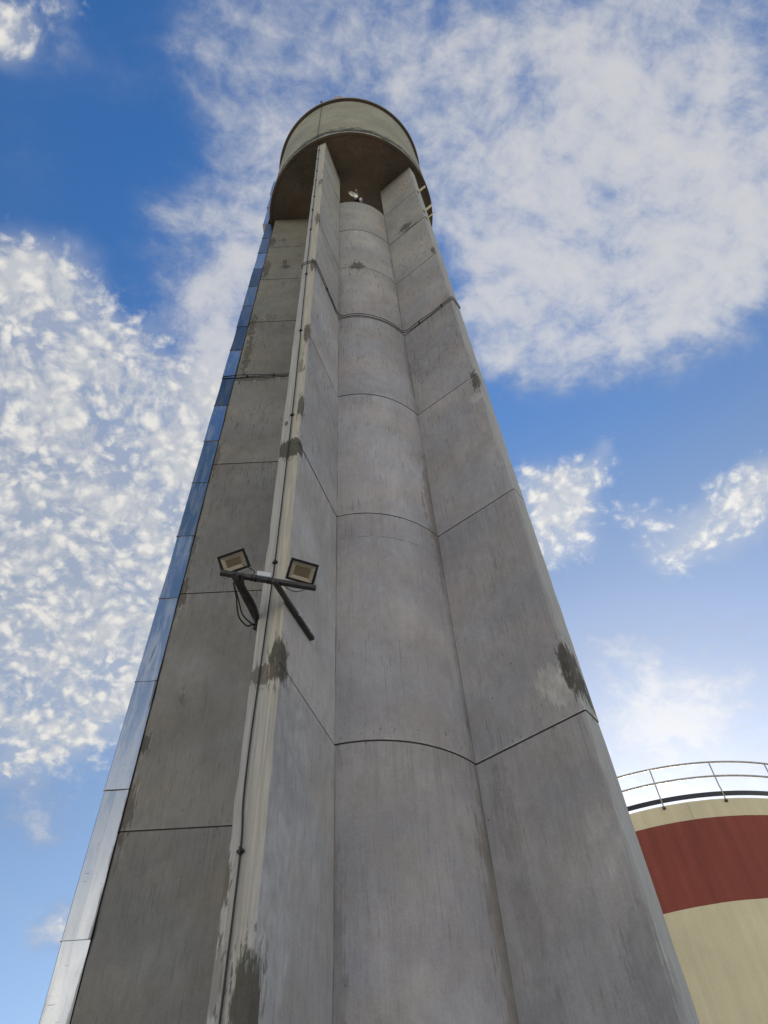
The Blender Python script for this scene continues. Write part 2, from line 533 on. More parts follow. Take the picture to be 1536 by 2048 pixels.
    rag = n.m('SUBTRACT', n.noise(n.v('MULTIPLY', sh, (1, 1, 0.42)), 9.0, 6, 0.62), 0.5)
    brush = n.m('SUBTRACT', n.noise(n.v('MULTIPLY', sh, (30, 30, 1.3)), 1.0, 4, 0.6), 0.5)
    halo = None
    for (c0, rad, bc, amt, rg) in blots:
        q = n.v('DIVIDE', n.v('SUBTRACT', P, c0), rad)
        d = n.v('LENGTH', q)
        d = n.m('MULTIPLY_ADD', rag, 1.5 * rg, d)
        d = n.m('MULTIPLY_ADD', brush, 1.7 * rg, d)
        if sum(bc) < 0.5 and not horiz:
            hl = n.m('MULTIPLY', n.ss(d, 1.9, 1.0), n.ss(d, 0.80, 1.0))
            halo = hl if halo is None else n.m('MAXIMUM', halo, hl)
        mk = n.ss(d, 1.12, 0.86, 0.0, amt)
        col = n.mix(mk, col, n.v('SCALE', bc, s=n.m('MULTIPLY', n.ss(sm, 0.3, 0.7, 0.80, 1.22), n.ss(md, 0.3, 0.7, 0.82, 1.2))))
    if halo is not None:                       # pitting and flaking round the repairs
        fk = n.noise(n.v('MULTIPLY', sh, (34, 34, 7)), 1.0, 4, 0.6)
        col = n.mix(n.m('MULTIPLY', n.m('MULTIPLY', halo, n.ss(fk, 0.54, 0.60)), 0.8), col, (0.10, 0.092, 0.075))
        col = n.mix(n.m('MULTIPLY', n.m('MULTIPLY', halo, n.ss(fk, 0.44, 0.38)), 0.5), col, (0.50, 0.48, 0.42))
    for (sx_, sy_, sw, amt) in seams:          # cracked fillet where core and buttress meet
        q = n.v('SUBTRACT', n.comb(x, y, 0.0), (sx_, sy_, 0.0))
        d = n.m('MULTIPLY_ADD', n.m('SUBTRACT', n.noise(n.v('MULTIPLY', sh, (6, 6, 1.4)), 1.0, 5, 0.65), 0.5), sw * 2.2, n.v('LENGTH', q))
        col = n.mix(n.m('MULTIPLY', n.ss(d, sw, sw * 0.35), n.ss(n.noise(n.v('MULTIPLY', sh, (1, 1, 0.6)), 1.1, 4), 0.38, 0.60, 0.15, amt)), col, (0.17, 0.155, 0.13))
    for (h, amt) in lines:
        w_ = n.m('MULTIPLY_ADD', n.m('SUBTRACT', n.noise(P, 2.5, 3), 0.5), 0.05, z)
        d = n.m('ABSOLUTE', n.m('SUBTRACT', w_, h))
        mk = n.m('MULTIPLY', n.ss(d, 0.014, 0.006), n.ss(n.noise(P, 3.3, 4), 0.48, 0.60, 0.0, amt))
        col = n.mix(mk, col, tuple(c_ * 0.3 for c_ in base))
    if rim:
        z0, hgt = rim                            # mould along the drip edge
        f = n.m('DIVIDE', n.m('SUBTRACT', z, z0), hgt)
        f = n.m('MULTIPLY_ADD', n.m('SUBTRACT', n.noise(n.v('MULTIPLY', sh, (1, 1, 2.0)), 3.0, 6, 0.65), 0.5), 2.6, f)
        col = n.mix(n.ss(f, 0.78, 0.36, 0.0, 0.92), col, (0.055, 0.05, 0.035))
        f2 = n.m('DIVIDE', n.m('SUBTRACT', z, z0), hgt * 0.22)
        f2 = n.m('MULTIPLY_ADD', n.m('SUBTRACT', n.noise(sh, 2.1, 5, 0.6), 0.5), 2.8, f2)
        col = n.mix(n.ss(f2, 0.55, 0.35, 0.0, 0.8), col, (0.42, 0.40, 0.33))
    n.put(b.inputs['Base Color'], col)
    n.put(b.inputs['Roughness'], n.ss(sm, 0.3, 0.7, 0.78, 0.95))
    b.inputs['Specular IOR Level'].default_value = 0.25
    bn = n.new('ShaderNodeBump')
    bn.inputs['Strength'].default_value = 0.40
    bn.inputs['Distance'].default_value = 0.006
    hh = n.m('MULTIPLY_ADD', st, 0.8, n.m('MULTIPLY_ADD', n.noise(sh, 30, 5, 0.65), 0.6, n.m('MULTIPLY', sm, 1.2)))
    n.put(bn.inputs['Height'], hh)
    n.t.links.new(bn.outputs[0], b.inputs['Normal'])
    return mt

DARKM = (0.080, 0.073, 0.055)    # fresh repair mortar
BROWN = (0.118, 0.096, 0.074)
PALE = (0.52, 0.49, 0.44)
FRONT_BLOTS = [
    ((3.18, 0.13, 7.23), (0.17, 0.10, 0.30), DARKM, 0.95, 0.5),
    ((3.22, -0.03, 7.08), (0.10, 0.20, 0.13), BROWN, 0.80, 0.7),
    ((3.20, 0.03, 11.58), (0.17, 0.24, 0.26), DARKM, 0.92, 0.7),
    ((3.20, 0.15, 12.85), (0.07, 0.07, 0.34), DARKM, 0.85, 0.8),
    ((3.22, -0.09, 12.40), (0.05, 0.035, 0.08), DARKM, 0.8, 0.5),
    ((3.20, 0.12, 15.90), (0.10, 0.06, 0.42), BROWN, 0.9, 0.8),
    ((3.22, 0.08, 14.45), (0.04, 0.05, 0.30), BROWN, 0.55, 1.6),
    ((3.20, 0.12, 20.10), (0.10, 0.07, 0.50), BROWN, 0.9, 0.8),
    ((3.20, 0.12, 24.10), (0.10, 0.06, 0.55), BROWN, 0.8, 0.9),
    ((3.20, 0.10, 28.60), (0.10, 0.07, 0.45), BROWN, 0.7, 1.0),
    ((3.16, 0.12, 4.02), (0.15, 0.12, 0.36), DARKM, 0.95, 0.6),
    ((3.20, -0.16, 4.92), (0.09, 0.06, 0.24), BROWN, 0.85, 0.7),
    ((3.20, -0.13, 4.15), (0.09, 0.05, 0.26), BROWN, 0.5, 0.9),
    ((2.80, 0.164, 6.6), (0.35, 0.10, 0.5), (0.40, 0.41, 0.42), 0.45, 1.4),
    ((2.95, 0.164, 4.9), (0.30, 0.10, 0.9), (0.40, 0.415, 0.43), 0.5, 1.4),
]
RIGHT_BLOTS = [
    ((2.90, -0.164, 7.80), (0.22, 0.10, 0.24), PALE, 0.60, 0.9),
    ((3.02, -0.164, 7.62), (0.22, 0.10, 0.26), PALE, 0.65, 0.9),
    ((3.17, -0.10, 7.82), (0.10, 0.19, 0.42), DARKM, 0.92, 0.6),
    ((3.16, 0.05, 7.60), (0.08, 0.16, 0.36), DARKM, 0.85, 0.6),
    ((2.98, -0.164, 5.72), (0.20, 0.10, 0.34), PALE, 0.30, 0.9),
    ((3.15, -0.14, 15.66), (0.08, 0.10, 0.42), BROWN, 0.9, 0.9),
    ((3.05, -0.164, 15.0), (0.15, 0.05, 0.16), PALE, 0.5, 1.0),
    ((2.43, -0.164, 28.30), (0.24, 0.05, 0.30), DARKM, 0.75, 1.3),
    ((2.60, -0.164, 27.85), (0.30, 0.05, 0.10), DARKM, 0.7, 1.0),
    ((3.12, -0.164, 24.30), (0.06, 0.05, 0.34), DARKM, 0.75, 1.0),
    ((3.05, -0.164, 4.55), (0.20, 0.10, 0.5), (0.24, 0.235, 0.23), 0.5, 1.2),
    ((2.00, -0.164, 5.0), (0.14, 0.06, 2.2), (0.25, 0.235, 0.22), 0.45, 1.6),
]
LEFT_BLOTS = [
    ((3.12, 0.164, 32.15), (0.14, 0.05, 0.55), BROWN, 0.85, 0.9),
    ((2.70, 0.164, 32.3), (0.12, 0.05, 0.18), DARKM, 0.6, 1.2),
    ((2.47, 0.164, 29.55), (0.10, 0.05, 0.22), DARKM, 0.75, 1.0),
    ((2.45, 0.164, 29.05), (0.15, 0.05, 0.26), DARKM, 0.75, 1.3),
    ((3.08, 0.164, 28.9), (0.10, 0.05, 0.9), BROWN, 0.75, 1.8),
    ((3.10, 0.164, 23.6), (0.09, 0.05, 0.9), BROWN, 0.75, 1.6),
    ((2.50, 0.164, 24.25), (0.22, 0.05, 0.25), BROWN, 0.35, 1.2),
    ((3.04, 0.164, 21.7), (0.10, 0.05, 1.3), BROWN, 0.75, 1.9),
    ((2.75, 0.164, 20.02), (0.60, 0.05, 0.12), (0.13, 0.115, 0.095), 0.75, 1.1),
    ((3.17, 0.164, 16.1), (0.06, 0.05, 0.5), BROWN, 0.6, 1.3),
    ((3.17, 0.164, 11.7), (0.07, 0.05, 0.45), BROWN, 0.7, 1.1),
    ((3.18, 0.164, 13.0), (0.05, 0.05, 0.30), BROWN, 0.6, 1.1),
    ((3.17, 0.164, 8.55), (0.07, 0.05, 0.16), BROWN, 0.8, 0.9),
    ((3.17, 0.164, 7.45), (0.07, 0.05, 0.45), BROWN, 0.7, 1.1),
    ((2.78, 0.164, 9.3), (0.03, 0.05, 0.14), BROWN, 0.45, 1.3),
]
CORE_BLOTS = [
    ((0.13 * 1.72, -0.99 * 1.72, 24.08), (0.20, 0.12, 0.30), (0.08, 0.08, 0.06), 0.8, 1.3),
    ((1.30, -1.12, 5.2), (0.17, 0.17, 2.0), (0.23, 0.205, 0.175), 0.7, 1.5),
    ((1.30, -1.12, 12.2), (0.17, 0.17, 1.8), (0.22, 0.195, 0.165), 0.7, 1.5),
    ((1.30, -1.12, 18.6), (0.14, 0.14, 2.0), (0.25, 0.23, 0.20), 0.45, 1.5),
    ((-0.33, -1.68, 4.9), (0.12, 0.12, 0.9), (0.25, 0.235, 0.22), 0.5, 1.5),
    ((-0.33, -1.68, 22.0), (0.10, 0.12, 2.5), (0.25, 0.235, 0.20), 0.4, 1.5),
]
M_front = concrete('concrete_limewashed', base=(0.385, 0.378, 0.378), blots=FRONT_BLOTS, stripes=1.15, paint=(3.190, (0.50, 0.465, 0.40), 0.92), olive=0.8)
M_right = concrete('concrete_grey', stripes=0.7, base=(0.395, 0.378, 0.375), blots=RIGHT_BLOTS, paint=(3.16, (0.47, 0.46, 0.43), 0.8), olive=0.8)  # end face paint also lightened, standing in for light falling on it
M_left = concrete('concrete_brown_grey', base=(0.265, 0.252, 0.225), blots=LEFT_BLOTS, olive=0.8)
M_back = concrete('concrete_plain')
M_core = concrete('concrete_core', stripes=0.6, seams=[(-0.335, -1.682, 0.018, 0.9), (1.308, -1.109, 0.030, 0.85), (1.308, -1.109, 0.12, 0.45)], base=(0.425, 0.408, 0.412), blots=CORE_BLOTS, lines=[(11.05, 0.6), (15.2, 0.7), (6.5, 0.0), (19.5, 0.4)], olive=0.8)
M_tank = concrete('concrete_tank', base=(0.36, 0.345, 0.255), horiz=True, rim=(35.1, 1.5), stripes=1.0)
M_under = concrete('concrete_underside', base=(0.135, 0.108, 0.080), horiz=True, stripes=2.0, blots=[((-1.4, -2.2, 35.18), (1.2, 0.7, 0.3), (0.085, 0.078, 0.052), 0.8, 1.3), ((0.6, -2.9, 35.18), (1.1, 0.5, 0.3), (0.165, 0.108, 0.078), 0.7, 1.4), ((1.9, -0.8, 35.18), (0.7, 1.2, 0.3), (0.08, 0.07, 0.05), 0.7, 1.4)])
M_lip = concrete('concrete_lip', base=(0.30, 0.30, 0.28), horiz=True)
M_joint = plain('joint_filler', (0.085, 0.075, 0.062), 0.9, bump=0.4)
M_black = plain('black_rubber', (0.012, 0.012, 0.012), 0.55)
M_rust = plain('painted_steel_brown', (0.052, 0.045, 0.040), 0.55, var=0.35, scale=14, bump=0.3)
M_lampbody = plain('black_cast_metal', (0.015, 0.015, 0.016), 0.45)
M_reflector = plain('cream_reflector', (0.62, 0.55, 0.42), 0.45, var=0.05)
M_led = plain('amber_led_panel', (0.30, 0.24, 0.14), 0.35, var=0.06, scale=30)
M_white = plain('white_plastic', (0.62, 0.63, 0.62), 0.45, var=0.05)
M_bracket = plain('cream_painted_steel', (0.72, 0.66, 0.46), 0.5)
M_greysteel = plain('grey_painted_steel', (0.42, 0.43, 0.46), 0.5)
M_dish = plain('dish_white', (0.56, 0.56, 0.52), 0.4, var=0.04)
M_rail = plain('railing_steel', (0.50, 0.46, 0.40), 0.5, var=0.2)
M_toe = plain('black_toe_board', (0.018, 0.018, 0.022), 0.35)

def glass_mat():
    mt, n, b = material('lamp_glass')
    b.inputs['Base Color'].default_value = (1, 1, 1, 1)
    b.inputs['Roughness'].default_value = 0.03
    b.inputs['Transmission Weight'].default_value = 1.0
    b.inputs['IOR'].default_value = 1.12
    return mt
M_glass = glass_mat()

def galvanised(i):
    mt, n, b = material('galvanised_sheet')
    P = n.v('ADD', n.obj(), (0, 0, 3.7 * i))
    b.inputs['Metallic'].default_value = 1.0
    tone = (0.60, 0.33, 0.44, 0.24, 0.55)[i]  # tone per sheet stands in for reflections, painted into the metal colour
    tint_ = (1.0, 0.99, 0.93) if i in (1, 2, 3) else (1, 1, 1)
    sp = n.voro(n.v('MULTIPLY', P, (1, 1, 0.7)), 38)
    colr = n.mix(n.ss(sp, 0.1, 0.7), (tone * 0.985, tone * 0.985, tone * 0.985), (tone * 1.015, tone * 1.015, tone * 1.01))
    dirt = n.noise(n.v('MULTIPLY', P, (9, 9, 1.0)), 1.0, 6, 0.65, 0.4)
    edge_ = n.ss(n.sep(P)[0], 0.060, 0.0, 0.0, 0.16)
    colr = n.mix(n.ss(n.m('ADD', dirt, edge_), 0.62, 0.70, 0.0, 0.8 if i in (0, 4) else 0.35), colr, (0.17, 0.17, 0.16))
    scr = n.noise(n.v('MULTIPLY', P, (6, 6, 40)), 1.0, 4, 0.6)
    colr = n.mix(n.m('MULTIPLY', n.ss(scr, 0.62, 0.68), n.ss(n.noise(P, 1.7, 2), 0.52, 0.62, 0.0, 0.6 if i in (0, 4) else 0.15)), colr, (0.13, 0.13, 0.13))
    n.put(b.inputs['Base Color'], n.v('MULTIPLY', colr, tint_))
    n.put(b.inputs['Roughness'], n.ss(dirt, 0.35, 0.75, 0.20, 0.45))
    bn = n.new('ShaderNodeBump'); bn.inputs['Strength'].default_value = 0.22; bn.inputs['Distance'].default_value = 0.02
    n.put(bn.inputs['Height'], n.noise(n.v('MULTIPLY', P, (2.5, 2.5, 1.2)), 1.0, 3, 0.5))
    n.t.links.new(bn.outputs[0], b.inputs['Normal'])
    return mt
M_galv = [galvanised(i) for i in range(5)]

def tank_paint():
    mt, n, b = material('banded_masonry_paint')
    P = n.obj(); x, y, z = n.sep(P)
    wv = n.m('MULTIPLY_ADD', n.m('SUBTRACT', n.noise(P, 3.0, 3), 0.5), 0.02, z)
    red = n.m('MULTIPLY', n.m('GREATER_THAN', wv, 10.104), n.m('LESS_THAN', wv, 12.16))
    big = n.ss(n.noise(P, 0.5, 5), 0.3, 0.7, 0.92, 1.06)
    run = n.noise(n.v('MULTIPLY', P, (5, 5, 0.25)), 1.0, 5, 0.6)
    cream = n.v('SCALE', (0.74, 0.66, 0.43), s=n.m('MULTIPLY', big, n.ss(run, 0.3, 0.7, 0.95, 1.04)))
    redc = n.v('SCALE', (0.275, 0.072, 0.048), s=n.m('MULTIPLY', big, n.ss(run, 0.3, 0.7, 0.88, 1.10)))
    c_ = n.mix(red, cream, redc)
    c_ = n.v('SCALE', c_, s=n.ss(n.noise(P, 40, 3, 0.7), 0.25, 0.75, 0.94, 1.06))
    ln = n.m('MULTIPLY', n.ss(n.m('ABSOLUTE', n.m('SUBTRACT', wv, 5.86)), 0.022, 0.010), n.ss(n.noise(P, 4, 3), 0.4, 0.6, 0.1, 0.6))
    c_ = n.mix(ln, c_, (0.16, 0.13, 0.08))
    dr = n.noise(n.v('MULTIPLY', P, (9, 9, 0.18)), 1.0, 4, 0.5)
    c_ = n.mix(n.ss(dr, 0.66, 0.74, 0.0, 0.22), c_, (0.20, 0.12, 0.08))
    n.put(b.inputs['Base Color'], c_)
    b.inputs['Roughness'].default_value = 0.75
    b.inputs['Specular IOR Level'].default_value = 0.3
    bn = n.new('ShaderNodeBump'); bn.inputs['Strength'].default_value = 0.35; bn.inputs['Distance'].default_value = 0.006
    n.put(bn.inputs['Height'], n.noise(P, 18, 6, 0.7)); n.t.links.new(bn.outputs[0], b.inputs['Normal'])
    return mt
M_tankpaint = tank_paint()

def ground_mat():
    mt, n, b = material('dusty_ground')
    P = n.obj()
    a = n.noise(P, 0.25, 6, 0.6); g = n.noise(P, 14, 6, 0.7)
    c_ = n.mix(n.ss(a, 0.35, 0.65), (0.27, 0.235, 0.19), (0.36, 0.325, 0.27))
    c_ = n.v('SCALE', c_, s=n.ss(g, 0.25, 0.75, 0.75, 1.2))
    st_ = n.ss(n.voro(P, 9), 0.10, 0.06)
    c_ = n.mix(n.m('MULTIPLY', st_, n.ss(n.noise(P, 2, 2), 0.45, 0.6)), c_, (0.40, 0.38, 0.35))
    n.put(b.inputs['Base Color'], c_)
    b.inputs['Roughness'].default_value = 0.95
    bn = n.new('ShaderNodeBump'); bn.inputs['Strength'].default_value = 0.6; bn.inputs['Distance'].default_value = 0.03
    n.put(bn.inputs['Height'], g); n.t.links.new(bn.outputs[0], b.inputs['Normal'])
    return mt

# ------------------------------------------------------------------ ground
g = MB()
g.add([(-2500, -2500, 0), (2500, -2500, 0), (2500, 2500, 0), (-2500, 2500, 0)], [(0, 1, 2, 3)])
tag(g.build('ground', ground_mat()), kind='structure')

# ------------------------------------------------------------------ water tower
CX, CY = -0.438, 9.0
TH_L, TH_F, TH_R = R(-87.96), R(-16.77), R(55.21)
T, RC, RT = 0.328, 1.7147, 3.4556
ZB, ZT = 35.108, 43.918
RO = 3.217
UNDER = ZB + 0.07
GD = 0.012
def groove(h): return 0.0046 + 0.00042 * h        # half height of a pour joint
LIFTS = JOINTS[1:]
lift_off = [random.uniform(-0.003, 0.003) for _ in range(10)]

def lift_of(z):
    return sum(1 for h in JOINTS if z > h)

tower = thing('water_tower', 'tall grey concrete water tower with radial buttresses and a round tank on top', 'water tower', (CX, CY, 0))

def tower_rings(z1, step):
    """heights of the mesh rings: (z, in groove)"""
    out, z = [], -0.2
    js = [h for h in JOINTS if h < z1 - 0.2]
    zs = []
    lo = -0.2
    for h in js + [z1]:
        top = h - groove(h) - 0.004 if h != z1 else z1
        k = max(1, int((top - lo) / step)) if step else 1
        zs += [(lo + (top - lo) * i / k, 0) for i in range(k + 1)]
        if h != z1:
            zs += [(h - groove(h), 1), (h + groove(h), 1)]
            lo = h + groove(h) + 0.004
    return zs

def make_fin(mat, theta, seed, end_groove, name='buttress'):
    rnd = random.Random(seed)
    mb = MB()
    rings = tower_rings(UNDER + 0.02, 0.30)
    h = T / 2
    ch = 0.016
    rin = RC - 0.022
    n = 6
    vs = []
    for (z, gr) in rings:
        o = lift_off[(lift_of(z) + seed) % 10]
        d = GD if gr else 0.0
        de = GD if (gr and end_groove) else 0.0
        j = [rnd.uniform(-0.0028, 0.0028) for _ in range(6)]
        chip = ch + (0.022 * rnd.random() ** 5 if not gr else 0)
        chip2 = ch + (0.022 * rnd.random() ** 5 if not gr else 0)
        ro = RO + o + 0.5 * j[4]
        hh = h + o
        vs += [(rin, -hh + d, z), (ro - chip, -hh + d + j[0], z), (ro - de, -hh + d + chip + j[1], z),
               (ro - de, hh - d - chip2 + j[2], z), (ro - chip2, hh - d + j[3], z), (rin, hh - d, z)]
    fs, mi = [], []
    for i in range(len(rings) - 1):
        a = rings[i][1] or rings[i + 1][1]
        for k in range(n):
            k2 = (k + 1) % n
            fs.append((i * n + k, i * n + k2, (i + 1) * n + k2, (i + 1) * n + k))
            mi.append(1 if a and (end_groove or k in (0, 4)) else 0)
    L = len(rings) - 1
    fs.append(tuple(range(n - 1, -1, -1))); mi.append(0)
    fs.append(tuple(L * n + k for k in range(n))); mi.append(0)
    mb.v, mb.f, mb.mi = vs, fs, mi
    o = mb.build(name, [mat, M_joint], tower)
    o.rotation_euler = (0, 0, theta - math.pi / 2)
    return o

fin_f = make_fin(M_front, TH_F, 1, False)
fin_f['label'] = 'buttress with pale limewashed end, a cable running up it'
fin_r = make_fin(M_right, TH_R, 2, True)
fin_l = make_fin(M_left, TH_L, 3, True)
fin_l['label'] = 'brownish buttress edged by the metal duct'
make_fin(M_back, TH_R + R(72), 4, True)
make_fin(M_back, TH_L - R(71), 5, True)

# round core between the buttresses, ending short of the tank
mb = MB()
prof, mis = [], []
CORE_TOP = 31.39
for (z, gr) in tower_rings(CORE_TOP, 0):
    prof.append((RC - (GD if gr else 0) + lift_off[lift_of(z)], z))
mb.lathe(prof, 256)
m_ = len(prof)
zr = [q for q in tower_rings(CORE_TOP, 0)]
for i in range(len(mb.f)):
    j = i % (m_ - 1)
    if zr[j][1] or zr[j + 1][1]:
        mb.mi[i] = 1
mb.lathe([(RC + lift_off[lift_of(CORE_TOP)], CORE_TOP), (0.001, CORE_TOP)], 256)
core = mb.build('core_shaft', [M_core, M_joint], tower)

# the round tank
mb = MB()
wall = [(RT - 0.004, ZB), (RT, ZB + 0.02)]
zz = ZB + 0.02
while zz < 43.2:
    zz += 1.35
    wall.append((RT + random.uniform(-0.003, 0.003), min(zz, 43.30)))
mb.lathe(wall, 256)
tank = mb.build('tank_wall', M_tank, tower)
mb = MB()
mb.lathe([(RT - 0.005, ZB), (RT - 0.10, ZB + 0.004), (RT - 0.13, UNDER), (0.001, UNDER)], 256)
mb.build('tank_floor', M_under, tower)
mb = MB()
mb.lathe([(RT - 0.01, 43.30), (RT + 0.125, 43.32)], 256, 1)  # lip soffit: shade put into the colour by the darker underside concrete
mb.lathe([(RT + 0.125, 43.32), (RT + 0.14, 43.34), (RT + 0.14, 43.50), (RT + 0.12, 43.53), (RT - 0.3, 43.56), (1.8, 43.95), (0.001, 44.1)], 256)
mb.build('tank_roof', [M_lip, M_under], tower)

def loc(theta, r, v, z):
    """tower polar frame -> world"""
    return Vector((CX + math.sin(theta) * r + math.cos(theta) * v, CY - math.cos(theta) * r + math.sin(theta) * v, z))

# ------------------------------------------------------------------ galvanised duct up the left buttress
duct = thing('sheet_metal_duct', 'shiny galvanised sheet metal duct running up the left edge of the tower', 'duct',
             loc(TH_L, RO, 0, 0), TH_L - math.pi / 2)
rnd = random.Random(11)
cuts = [0.35, 2.15, 4.0, 5.88, 7.80, 9.68, 11.56, 13.31, 15.15, 16.87, 18.58, 20.12, 21.9, 23.6, 25.3, 27.1, 28.9, 30.7, 32.6, 34.55]
def duct_panel(z0, z1, x0, x1, y0, y1, i):
    """one folded sheet: three visible faces, lower edge sprung out over the sheet below"""
    mb = MB()
    b_ = 0.012
    t0, t1 = rnd.uniform(0.004, 0.012), rnd.uniform(-0.002, 0.003)
    rows = 6
    vs = []
    bow = rnd.uniform(-0.012, 0.014)
    tw = rnd.uniform(-0.006, 0.006)
    for k in range(rows + 1):
        f = k / rows
        z = z0 + (z1 - z0) * f
        o = t0 * (1 - f) ** 3 + t1 * f + bow * math.sin(math.pi * f)
        yo, xo = y1 + o + tw * (f - 0.5), x1 + 0.4 * o
        vs += [(x0, y0, z), (xo - b_, y0 - o, z), (xo, y0 + b_ - o, z), (xo, yo - b_, z), (xo - b_, yo, z), ((x0 + xo) / 2, yo - 0.25 * bow, z), (x0 + 0.002, yo - tw, z), (x0, yo - 0.02, z)]
    n = 8
    fs = []
    for k in range(rows):
        for q in range(n):
            q2 = (q + 1) % n
            fs.append((k * n + q, k * n + q2, (k + 1) * n + q2, (k + 1) * n + q))
    fs.append(tuple(range(n - 1, -1, -1)))
    fs.append(tuple(rows * n + q for q in range(n)))
    mb.add(vs, fs)
    # thin folded seam along the lower edge
    mb.box((x0 + 0.004, y0 - 0.004, z0 - 0.004), (x1 + 0.012, y1 + t0 + 0.004, z0 + 0.010))
    return mb.build('sheet_panel', M_galv[(0, 4, 0, 4, 0, 0, 4, 2, 2, 0, 3, 0, 3, 1, 2, 3, 0, 1, 3)[i % 19]], duct)
for i in range(len(cuts) - 1):
    duct_panel(cuts[i] + 0.004, cuts[i + 1] - 0.004, 0.004, 0.335, -0.20, 0.172, i)
ups = [34.57, 37.25, 39.8, 42.2]
for i in range(3):
    duct_panel(ups[i] + 0.004, ups[i + 1] - 0.004, RT - RO + 0.03, 0.47 + 0.05 * i, -0.20, 0.172, i + 1)

# ------------------------------------------------------------------ lightning conductor up the front buttress
cabl = thing('lightning_cable', 'thin black cable clipped up the pale end of the front buttress to the tank rim', 'cable', loc(TH_F, RO, 0, 0))
def W2L(o, p):
    return Vector(p) - o.location
rnd = random.Random(5)
cpts = [(-0.02, 0.0), (-0.035, 2.5), (-0.040, 3.95), (-0.030, 5.13), (-0.060, 5.6), (-0.062, 6.15), (-0.048, 6.9), (-0.035, 7.57), (-0.017, 8.47), (-0.009, 8.87), (-0.004, 10.2), (0.002, 11.4), (0.006, 12.6), (0.003, 14.2), (0.001, 15.6), (-0.010, 16.1), (-0.018, 17.8), (-0.030, 19.5), (-0.042, 21.5), (-0.046, 23.2), (-0.056, 25.2), (-0.058, 26.8), (-0.068, 29.0), (-0.072, 30.4), (-0.078, 32.4), (-0.085, 34.0), (-0.088, 35.0)]
P3 = [loc(TH_F, RO + 0.016, v, z) for v, z in cpts]
aC = R(-18.2)
P3 += [loc(aC, RT + 0.02, 0, z) for z in (35.3, 36.5, 39.0, 41.0, 43.2)]
P3 += [loc(aC, RT + 0.16, 0, 43.36), loc(aC, RT + 0.16, 0, 43.7), loc(aC, RT + 0.10, 0, 44.0)]
mb = MB(); mb.tube([W2L(cabl, p) for p in spline(P3, 4)], 0.0095, 6)
mb.build('conductor', M_black, cabl, True)
for z in (1.4, 5.13, 8.87, 12.6, 16.1, 19.5, 23.2, 25.2, 26.8, 29.0, 30.4, 32.4, 34.0):
    v = [a for a in cpts if abs(a[1] - z) < 0.01]
    v = v[0][0] if v else -0.03
    mb = MB()
    M = Matrix.Translation(W2L(cabl, loc(TH_F, RO + 0.004, v, z))) @ Matrix.Rotation(TH_F - math.pi / 2, 4, 'Z')
    mb.bevbox((0, -0.032, -0.012), (0.026, 0.032, 0.012), 0.003, 0, M)
    mb.bevbox((0.0, -0.010, -0.034), (0.034, 0.010, 0.034), 0.003, 0, M)
    mb.build('cable_clip', M_black, cabl)
mb = MB()
b0 = W2L(cabl, loc(aC, RT + 0.12, 0.0, 43.5))
mb.tube([b0 + Vector((0.06, 0, 0)), b0 + Vector((0.05, 0, 0.35)), b0 + Vector((-0.02, -0.02, 0.75))], [0.05, 0.045, 0.02], 8)
mb.build('air_terminal', M_black, cabl)

# ------------------------------------------------------------------ pair of cables strung round the tower
ring = thing('ring_cable', 'pair of black cables wrapped round the tower along one concrete joint', 'cable', loc(TH_F, RO, 0, 20.2))
def ring_path(z, off, sag):
    out = []
    def face(theta, side, r0, r1, n):
        for i in range(n):
            f = i / (n - 1)
            s = sag * math.sin(math.pi * 2 * f) * 0.5 + 0.02 * math.sin(7 * f + theta)
            out.append(loc(theta, r0 + (r1 - r0) * f, side * (T / 2 + off), z + s))
    def arc(a0, a1, n):
        for i in range(n):
            f = i / (n - 1)
            out.append(loc(a0 + (a1 - a0) * f, RC + off, 0, z + 0.02 * math.sin(5 * f) + sag * 0.3 * math.sin(math.pi * f)))
    g_ = R(9.0)
    face(TH_L, 1, 3.54, 1.86, 7)
    arc(TH_L + g_, TH_F - g_, 8)
    face(TH_F, -1, 1.86, RO - 0.02, 6)
    out.append(loc(TH_F, RO + off, -T / 2 + 0.01, z + 0.10))
    out.append(loc(TH_F, RO + off, -0.04, z + 0.16))
    out.append(loc(TH_F, RO + off, T / 2 - 0.02, z + 0.05))
    face(TH_F, 1, RO - 0.02, 1.86, 7)
    arc(TH_F + g_, TH_R - g_, 9)
    face(TH_R, -1, 1.86, RO - 0.03, 7)
    out.append(loc(TH_R, RO + off, -T / 2 + 0.02, z))
    out.append(loc(TH_R, RO + off, T / 2 - 0.02, z - 0.02))
    face(TH_R, 1, RO - 0.03, 2.2, 4)
    return out
for (z, off, sag) in ((20.22, 0.026, 0.03), (20.13, 0.014, -0.05)):
    mb = MB(); mb.tube([p - ring.location for p in spline(ring_path(z, off, sag), 4)], 0.0085, 6)
    mb.build('cable_strand', M_black, ring, True)
for (th, side, r) in ((TH_L, 1, 2.9), (TH_L, 1, 2.2), (TH_F, 1, 2.5), (TH_R, -1, 2.2), (TH_R, -1, 2.9)):
    mb = MB()
    M = Matrix.Translation(loc(th, r, side * (T / 2), 20.18) - ring.location) @ Matrix.Rotation(th - math.pi / 2, 4, 'Z')
    mb.bevbox((-0.012, -0.002 if side > 0 else -0.045, -0.06), (0.012, 0.045 if side > 0 else 0.002, 0.06), 0.003, 0, M)
    mb.build('cable_clip', M_black, ring)

